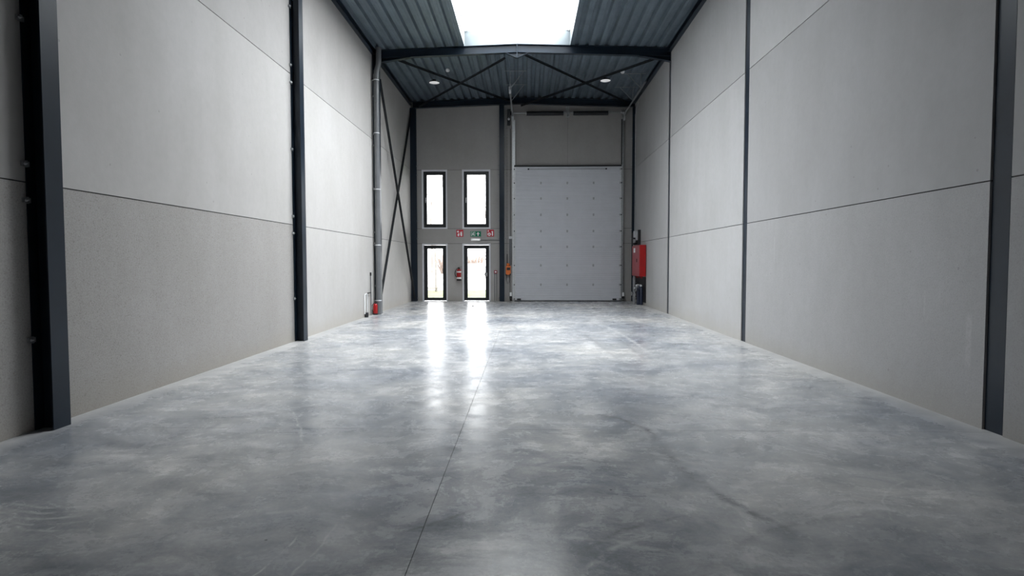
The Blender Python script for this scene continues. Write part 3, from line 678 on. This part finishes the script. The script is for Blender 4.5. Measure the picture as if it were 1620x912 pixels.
# ================================================================ FAR WALL ITEMS
def disc(mb, x, z, r, y0, y1, n=14): return mb.prism([(x+r*math.cos(2*math.pi*k/n), z+r*math.sin(2*math.pi*k/n)) for k in range(n)], 'y', y0, y1)
def sign(x0, x1, z0, z1, mat, lab, draw):
    s = thing('safety_sign', ((x0+x1)/2, YB, z0), lab, 'sign')
    pl = obj('sign_plate', MB().box(x0, x1, YB-.008, YB-.001, z0, z1), mat, s)
    mb = MB(); draw(mb, x0, z0, x1-x0, z1-z0, YB-.0105, YB-.0078); obj('pictogram', mb, M_SIGNW, s, label='white pictogram')
def ext_pict(m, x, z, w_, h_, a, b_):
    X = lambda u: x+u*w_; Z = lambda v: z+v*h_
    m.prism([(X(.62), Z(.1)), (X(.84), Z(.1)), (X(.84), Z(.58)), (X(.76), Z(.66)), (X(.70), Z(.66)), (X(.62), Z(.58))], 'y', a, b_)
    m.box(X(.70), X(.90), a, b_, Z(.70), Z(.75)); m.box(X(.54), X(.59), a, b_, Z(.2), Z(.62)); m.box(X(.54), X(.72), a, b_, Z(.66), Z(.71))
    # flame
    m.prism([(X(.12), Z(.62)), (X(.3), Z(.58)), (X(.40), Z(.68)), (X(.33), Z(.82)), (X(.27), Z(.93)), (X(.2), Z(.8)), (X(.1), Z(.86))], 'y', a, b_)
    m.prism([(X(.18), Z(.1)), (X(.42), Z(.1)), (X(.42), Z(.45)), (X(.34), Z(.52)), (X(.18), Z(.4))], 'y', a, b_)
def hose_pict(m, x, z, w_, h_, a, b_):
    X = lambda u: x+u*w_; Z = lambda v: z+v*h_
    n = 16; cx, cz = X(.32), Z(.34)
    for k in range(n):
        t0, t1 = 2*math.pi*k/n, 2*math.pi*(k+1)/n
        m.prism([(cx+.24*w_*math.cos(t0), cz+.24*w_*math.sin(t0)), (cx+.24*w_*math.cos(t1), cz+.24*w_*math.sin(t1)), (cx+.12*w_*math.cos(t1), cz+.12*w_*math.sin(t1)), (cx+.12*w_*math.cos(t0), cz+.12*w_*math.sin(t0))], 'y', a, b_)
    disc(m, cx, cz, .06*w_, a, b_)
    m.box(X(.68), X(.86), a, b_, Z(.12), Z(.80)); m.box(X(.6), X(.68), a, b_, Z(.7), Z(.76))
    m.prism([(X(.12), Z(.72)), (X(.24), Z(.70)), (X(.28), Z(.82)), (X(.2), Z(.95)), (X(.12), Z(.84))], 'y', a, b_)
def exit_pict(m, x, z, w_, h_, a, b_):
    X = lambda u: x+u*w_; Z = lambda v: z+v*h_
    # doorway with running figure
    m.box(X(.06), X(.09), a, b_, Z(.1), Z(.9)); m.box(X(.06), X(.20), a, b_, Z(.84), Z(.9)); m.box(X(.40), X(.44), a, b_, Z(.1), Z(.9)); m.box(X(.28), X(.44), a, b_, Z(.84), Z(.9))
    disc(m, X(.27), Z(.74), .04*w_, a, b_)
    m.bar((X(.26), (a+b_)/2, Z(.64)), (X(.23), (a+b_)/2, Z(.42)), .004, .035, (1, 0, 0))
    for p_, q_ in (((.25, .62), (.34, .5)), ((.25, .62), (.16, .55)), ((.16, .55), (.14, .44)), ((.23, .42), (.33, .34)), ((.33, .34), (.32, .14)), ((.23, .42), (.19, .26)), ((.19, .26), (.11, .2))):
        m.bar((X(p_[0]), (a+b_)/2, Z(p_[1])), (X(q_[0]), (a+b_)/2, Z(q_[1])), .003, .018, (1, 0, 0))
    # arrow up
    m.prism([(X(.72), Z(.86)), (X(.88), Z(.50)), (X(.77), Z(.50)), (X(.77), Z(.16)), (X(.67), Z(.16)), (X(.67), Z(.50)), (X(.56), Z(.50))], 'y', a, b_)
sign(-2.70, -2.43, 2.485, 2.755, M_SIGNR, 'square red fire extinguisher sign, left of the green exit sign', ext_pict)
sign(-2.155, -1.745, 2.49, 2.695, M_SIGNG, 'green emergency exit sign with running figure and upward arrow', exit_pict)
sign(-1.515, -1.245, 2.49, 2.755, M_SIGNR, 'square red fire hose sign with reel, right of the exit sign', hose_pict)
e = thing('emergency_light', (-1.95, YB-.03, 2.33), 'slim white emergency light unit just below the green exit sign', 'light')
obj('housing', MB().box(-2.13, -1.77, YB-.05, YB-.001, 2.33, 2.42), M_SIGNW, e, bevel=.008)
obj('diffuser', MB().box(-2.11, -1.79, YB-.075, YB-.05, 2.338, 2.41), M_LENS, e, bevel=.01)
obj('indicator_lamp', MB().box(-2.08, -2.02, YB-.08, YB-.0745, 2.36, 2.39), M_SIGNW, e)
c = thing('conduit', (-1.4, YB, 2.34), 'thin grey cable conduit running right from emergency light', 'conduit')
obj('conduit_tube', MB().tube([(-1.77, YB-.012, 2.352), (-1.035, YB-.012, 2.352)], .009, 8), M_PIPE, c)
b_ = thing('alarm_button', (-1.183, YB, 1.13), 'small red call point with white button right of glazed door', 'button')
obj('housing', MB().box(-1.245, -1.125, YB-.05, YB-.001, 1.07, 1.19), M_REDM, b_, bevel=.008)
obj('button', MB().box(-1.215, -1.155, YB-.056, YB-.0505, 1.10, 1.16), M_SIGNW, b_, label='white button')
for i, x in enumerate((-1.225, -1.145)):
    c = thing('conduit', (x, YB, 0), ('left' if i == 0 else 'right')+'-hand thin grey conduit dropping from red call point to the floor', 'conduit')
    obj('conduit_tube', MB().tube([(x, YB-.014, 0), (x, YB-.014, 1.069)], .011, 8), M_PIPE, c)
# chain hoist operator
h = thing('chain_operator', (-.70, YB-.1, 1.0), 'orange door operator box with hanging chain, left of overhead door', 'door operator')
obj('housing', MB().box(-.79, -.60, YB-.16, YB-.03, 1.02, 1.36), M_ORANGE, h, bevel=.015)
obj('motor_cap', MB().lathe((-.70, YB-.1, 1.36), [(.001, .1), (.05, .1), (.06, .06), (.06, 0), (.001, 0)], 'z', 14), M_ORANGE, h)
obj('cover_plate', MB().box(-.75, -.62, YB-.172, YB-.16, 1.20, 1.30), M_DARKMET, h, label='dark cover plate')
obj('limit_switch', MB().box(-.80, -.77, YB-.165, YB-.12, 1.0, 1.06), M_DARKMET, h)
obj('limit_switch', MB().box(-.64, -.60, YB-.17, YB-.12, 1.0, 1.07), M_DARKMET, h)
obj('mounting_plate', MB().box(-.75, -.65, YB-.03, YB-.001, 1.1, 1.3), M_GALV, h)
pts = [(-.76, YB-.1, 1.02), (-.77, YB-.1, .85), (-.72, YB-.1, .68), (-.66, YB-.1, .72), (-.65, YB-.1, .88), (-.66, YB-.1, 1.02)]
obj('chain', MB().tube(pts, .007, 6), M_DARKMET, h, label='dark chain')
def chain(x, z0, z1, lab):
    c = MB(); n = int((z1-z0)/.06)
    for i in range(n):
        z = z0+(z1-z0)*(i+.5)/n; d = .012
        if i % 2: c.tube([(x, YB-.1, z-.032), (x+d, YB-.1, z-.01), (x+d, YB-.1, z+.01), (x, YB-.1, z+.032)], .0035, 4).tube([(x, YB-.1, z-.032), (x-d, YB-.1, z-.01), (x-d, YB-.1, z+.01), (x, YB-.1, z+.032)], .0035, 4)
        else: c.tube([(x, YB-.1, z-.032), (x, YB-.1+d, z-.01), (x, YB-.1+d, z+.01), (x, YB-.1, z+.032)], .0035, 4).tube([(x, YB-.1, z-.032), (x, YB-.1-d, z-.01), (x, YB-.1-d, z+.01), (x, YB-.1, z+.032)], .0035, 4)
    return c
obj('chain', chain(-.735, 1.46, 6.75, ''), M_DARKMET, h, label='dark hand chain')
obj('chain_hook', MB().tube([(-.735, YB-.1, 1.46), (-.735, YB-.1, 1.82)], .016, 8), M_BLACK, h)
obj('drive_cover', MB().box(-.72, -.60, YB-.34, YB-.22, 6.66, 7.26), M_DARKMET, h, bevel=.02)
obj('drive_gear', MB().lathe((-.66, YB-.36, 6.88), [(.001, 0), (.045, 0), (.045, .02), (.001, .02)], 'y', 12), M_GALVL, h)
obj('drive_arm', MB().box(-.68, -.64, YB-.24, YB-.001, 6.75, 6.8), M_DARKMET, h)
c = thing('conduit', (-.60, YB, 1.3), 'grey flat cable duct beside door track, ending in a small box', 'conduit')
obj('conduit_tube', MB().box(-.66, -.56, YB-.03, YB-.001, 1.4, 2.40), M_PIPE, c)
obj('junction_box', MB().box(-.67, -.53, YB-.07, YB-.001, 2.40, 2.50), M_GALVL, c, bevel=.006)
obj('cable', MB().tube([(-.61, YB-.02, 2.5), (-.61, YB-.02, 6.6)], .008, 6), M_BLACK, c)
obj('cable', MB().tube([(-.63, YB-.02, 0.02), (-.63, YB-.02, 1.4)], .008, 6), M_BLACK, c)

# ================================================================ LAMPS
def lamp(x, y, lab):
    z = 7.40; l = thing('high_bay_lamp', (x, y, zd(x)), lab, 'lamp')
    obj('suspension_rod', MB().tube([(x, y, z+.09), (x, y, zd(x))], .006, 8), M_GALV, l)
    hd = obj('housing', MB().lathe((x, y, z), [(.165, 0), (.17, .012), (.16, .03), (.09, .045), (.06, .09), (.02, .1), (.001, .1)], 'z', 24), M_BLACK, l, label='black round housing')
    obj('diffuser', MB().lathe((x, y, z), [(.001, -.012), (.12, -.010), (.145, 0), (.165, .001)], 'z', 24), M_LENS, l, label='white round diffuser')
lamp(-3.02, 19.66, 'round high bay lamp hanging in left half of the far roof bay')
lamp(2.57, 19.60, 'round high bay lamp hanging in right half of the far roof bay')
for (x, y, lab) in ((-2.49, 19.0, 'small white ceiling detector beside the left lamp'), (3.06, 19.2, 'small white ceiling detector beside the right lamp')):
    s = thing('ceiling_detector', (x, y, zd(x)-.1), lab, 'detector')
    obj('detector_head', MB().lathe((x, y, zd(x)-.13), [(.001, 0), (.045, .003), (.065, .03), (.065, .06), (.055, .085), (.001, .085)], 'z', 16), M_SIGNW, s)
    obj('stem', MB().tube([(x, y, zd(x)-.05), (x, y, zd(x)+.002)], .012, 8), M_GALV, s)

# ================================================================ RED CABINET AND SERVICES
cb = thing('fire_cabinet', (XR-.12, 21.0, 1.0), 'red metal fire cabinet fixed to right wall near overhead door', 'cabinet')
CX0, CX1, CYa, CYb, CZa, CZb = 3.85, XR-.0215, 20.32, 21.72, 1.01, 2.09
obj('cabinet_body', MB().box(CX0+.02, CX1, CYa, CYb, CZa, CZb), M_RED, cb, bevel=.006)
d_ = obj('door', MB().box(CX0, CX0+.019, CYa+.01, CYb-.01, CZa+.01, CZb-.01), M_REDM, cb, bevel=.004)
obj('handle', MB().box(CX0-.014, CX0, 20.75, 20.80, 1.5, 1.62), M_BLACK, d_, label='black handle')
obj('label_plate', MB().box(CX0-.003, CX0, 21.1, 21.4, 1.84, 2.0), M_SIGNW, d_, label='pale label')
for y in (20.5, 20.8, 21.2, 21.5): obj('bottom_stud', MB().tube([(XR-.12, y, CZa-.07), (XR-.12, y, CZa)], .02, 8), M_RED, cb)
ub = thing('meter_board', (XR-.02, 22.0, 0), 'black backboard with meters and pipework around and above the red cabinet', 'services board')
obj('backboard', MB().box(XR-.02, XR-.001, 21.38, 22.52, .12, 2.66), M_BLACK, ub)
obj('backboard', MB().box(XR-.02, XR-.001, 20.36, 21.36, .10, .98), M_BLACK, ub)
obj('board_edge', MB().box(XR-.10, XR-.0205, 21.38, 21.42, 2.12, 2.66), M_BLACK, ub)
obj('meter', MB().box(XR-.16, XR-.021, 21.75, 21.98, 2.4, 2.64).box(XR-.13, XR-.021, 21.6, 21.7, 2.3, 2.5), M_GALVL, ub, bevel=.01, label='pale grey meter')
obj('meter', MB().lathe((XR-.12, 21.9, 2.2), [(.001, 0), (.06, 0), (.06, .14), (.001, .14)], 'z', 14).box(XR-.17, XR-.03, 21.85, 22.0, 2.06, 2.14), M_GALV, ub, label='grey cylindrical meter')
obj('meter', MB().box(XR-.14, XR-.021, 22.1, 22.4, 2.15, 2.6), M_DARKMET, ub, bevel=.01)
pw = thing('water_manifold', (XR-.15, 21.2, 0), 'pipework with silver valves and dark lagged pipes below red cabinet', 'pipework')
obj('riser_pipe', MB().tube([(XR-.14, 21.75, .0), (XR-.14, 21.75, .95)], .035, 12), M_GALV, pw)
obj('riser_pipe', MB().tube([(XR-.13, 22.05, .0), (XR-.13, 22.05, .9), (XR-.13, 21.95, .98), (XR-.13, 21.8, .98)], .028, 12), M_GALV, pw)
obj('lagged_pipe', MB().tube([(XR-.15, 20.9, .0), (XR-.15, 20.9, .42), (XR-.15, 20.88, .58), (XR-.15, 20.6, .66)], .07, 14), M_NAVY, pw, label='dark blue lagged pipe')
obj('lagged_pipe', MB().tube([(XR-.12, 20.55, .02), (XR-.12, 20.55, .5), (XR-.12, 20.62, .64)], .05, 12), M_NAVY, pw, label='dark blue lagged pipe')
obj('valve', MB().lathe((XR-.27, 20.85, .66), [(.001, 0), (.055, .01), (.055, .05), (.03, .06), (.03, .12), (.001, .12)], 'x', 12).tube([(XR-.15, 20.5, .69), (XR-.15, 21.1, .69)], .035, 12), M_GALVL, pw, label='silver valve')
obj('valve', MB().lathe((XR-.24, 21.3, .56), [(.001, 0), (.045, .01), (.045, .04), (.02, .05), (.02, .1), (.001, .1)], 'x', 12).tube([(XR-.15, 21.1, .62), (XR-.14, 21.4, .5), (XR-.14, 21.72, .42)], .03, 12), M_GALVL, pw, label='silver valve')
obj('valve_wheel', MB().lathe((XR-.26, 21.75, .35), [(.035, 0), (.07, .0), (.075, .012), (.07, .024), (.035, .02)], 'x', 14).tube([(XR-.26, 21.75, .35), (XR-.15, 21.75, .35)], .012, 8), M_GALV, pw)
obj('flange', MB().lathe((XR-.14, 21.75, .18), [(.036, 0), (.075, 0), (.075, .03), (.036, .03)], 'z', 14), M_GALV, pw)
obj('flange', MB().lathe((XR-.14, 21.75, .74), [(.036, 0), (.07, 0), (.07, .03), (.036, .03)], 'z', 14), M_GALV, pw)
obj('flexible_hose', MB().tube([(XR-.18, 21.5, .1), (XR-.2, 21.45, .2), (XR-.16, 21.5, .34), (XR-.2, 21.6, .45), (XR-.15, 21.72, .55)], .02, 8), M_GALV, pw)
for i, y in enumerate((22.38, 22.50)):
    c = thing('conduit', (XR-.02, y, 2.66), ('nearer' if i == 0 else 'farther')+' thin grey conduit rising to the roof at far end of right wall', 'conduit')
    obj('conduit_tube', MB().tube([(XR-.022, y, 2.662), (XR-.022, y, 7.0), (XR-.022, y-.06-.05*i, 7.12), (XR-.022, y-.9, 7.42)], .011, 8), M_GALV, c)

# small thing lying on the floor
dbr = MB().prism([(-1.86, 20.10), (-1.80, 20.08), (-1.785, 20.15), (-1.83, 20.19), (-1.87, 20.16)], 'z', 0, .018)
tag(obj('debris_chip', dbr, M_BARK, None, loc=(-1.829, 20.14, 0)), 'tiny brown chip lying on floor in front of the glazed door', 'debris')

# ================================================================ OUTSIDE
g = obj('lawn', MB().box(-60, 60, YB+.3, 33, -.3, -.04), M_GRASS, None); tag(g, kind='structure')
g = obj('road', MB().box(-80, 80, 33, 110, -.3, -.06), M_ROAD, None); tag(g, kind='structure')
g = obj('doorstep', MB().box(-6, 5, YB+.23, YB+.9, -.3, -.02), M_ROAD, None); tag(g, kind='structure')
def branch(mb, p, d, L_, r, lev, rnd):
    q = p+d*L_; mb.tube([p, (p+q)/2+Vector((rnd.uniform(-.05, .05), rnd.uniform(-.05, .05), 0))*L_, q], r, 5, False, [r, r*.8, r*.55])
    if lev == 0: return
    for i in range(3 if lev > 1 else 4):
        a = rnd.uniform(0, 6.28); t = rnd.uniform(.35, .75)
        v = (d+Vector((math.cos(a)*t, math.sin(a)*t, rnd.uniform(-.05, .35)))).normalized()
        branch(mb, p+d*L_*rnd.uniform(.45, 1), v, L_*rnd.uniform(.5, .72), r*.5, lev-1, rnd)
def tree(x, y, h_, r, seed, lab, lev=4, group='bare trees beyond the road', twig=M_BARK):
    rnd = random.Random(seed); t = thing('bare_tree', (x, y, -.06), lab, 'tree', group)
    obj('trunk', MB().tube([(x, y, -.06), (x, y, h_*.3)], r, 8, True, [r, r*.8]), M_BARK, t)
    mb = MB(); branch(mb, Vector((x, y, h_*.28)), Vector((0, 0, 1)), h_*.34, r*.8, lev, rnd)
    obj('branches', mb, twig, t); return t
tree(-4.75, 31.0, 5.0, .055, 3, 'slim young bare tree staked on the lawn, seen through lower left panel', 3, None)
sp_ = thing('tree_stake', (-4.9, 30.9, 0), 'low wooden rail and posts beside the young tree on the lawn', 'stake')
obj('post', MB().box(-5.5, -5.44, 30.85, 30.91, -.04, .2), M_BARK, sp_); obj('post', MB().box(-4.72, -4.66, 30.85, 30.91, -.04, .2), M_BARK, sp_)
obj('rail', MB().box(-5.55, -4.62, 30.82, 30.85, .12, .19), M_BARK, sp_)
for i, (x, y, h_, lab) in enumerate(((-19.5, 84, 15, 'tall bare tree beyond the road, left in upper left window'), (-14, 88, 17, 'tall bare tree beyond the road, right in upper left window'),
        (-9.6, 84, 19, 'tall bare tree beyond the road, filling upper right window'), (-5.5, 90, 14, 'tall bare tree beyond the road, right edge of upper right window'))):
    tree(x, y, h_, .22, 20+i, lab, 5)
rnd = random.Random(5)
for i in range(12):
    x = -32+i*4.2; y = 78+rnd.uniform(-3, 3); hh = rnd.uniform(2.6, 4.2); mb = MB()
    for k in range(60):
        a = rnd.uniform(0, 6.28); s = rnd.uniform(0, .5); b0 = Vector((x+math.cos(a)*s, y+math.sin(a)*s, -.1)); t = b0+Vector((math.cos(a)*rnd.uniform(.3, 1.6), math.sin(a)*.8, hh*rnd.uniform(.6, 1)))
        mb.tube([b0, (b0+t)/2+Vector((0, 0, .25)), t], .07, 4, False, [.05, .06, .02])
    o = obj('winter_shrub', mb, M_TWIG, None, loc=(x, y, -.06)); tag(o, 'leafless reddish brown shrub in the row beyond the road', 'shrub', 'shrubs beyond the road')
# parked car
car = thing('car', (-5.2, 60, -.06), 'pale car parked on the road, seen through the glazed door', 'car')
bx, by, bz = -5.2, 60, -.06
body = [(-2.1, .35), (-2.05, .8), (-1.3, .95), (-.7, 1.42), (.8, 1.45), (1.5, 1.0), (2.1, .85), (2.15, .35)]
obj('car_body', MB().prism([(bx+a, bz+b__) for a, b__ in body], 'y', by-.85, by+.85), M_CARW, car, bevel=.06)
obj('side_window', MB().prism([(bx+a, bz+b__) for a, b__ in ((-1.1, 1.0), (-.65, 1.36), (.72, 1.38), (1.25, 1.02))], 'y', by-.87, by-.851), M_CARG, car, label='dark side window')
for a in (-1.35, 1.35):
    wv = obj('wheel', MB().lathe((bx+a, by-.88, bz+.32), [(.001, 0), (.2, 0), (.32, .02), (.32, .2), (.001, .2)], 'y', 18), M_BLACK, car, label='black wheel')
    obj('hubcap', MB().lathe((bx+a, by-.89, bz+.32), [(.001, 0), (.17, .005), (.17, .02)], 'y', 14), M_GALVL, wv)
for (x0, x1, z0, z1) in ((W0, W1, 2.8, 5.05), (W2, W3, 2.8, 5.05), (W0, W1, 0, 2.2), (W2, W3, 0, 2.2)):
    portal('window_portal', ((x0+x1)/2, YB+T+.01, (z0+z1)/2), (math.radians(-90), 0, 0), x1-x0, z1-z0)
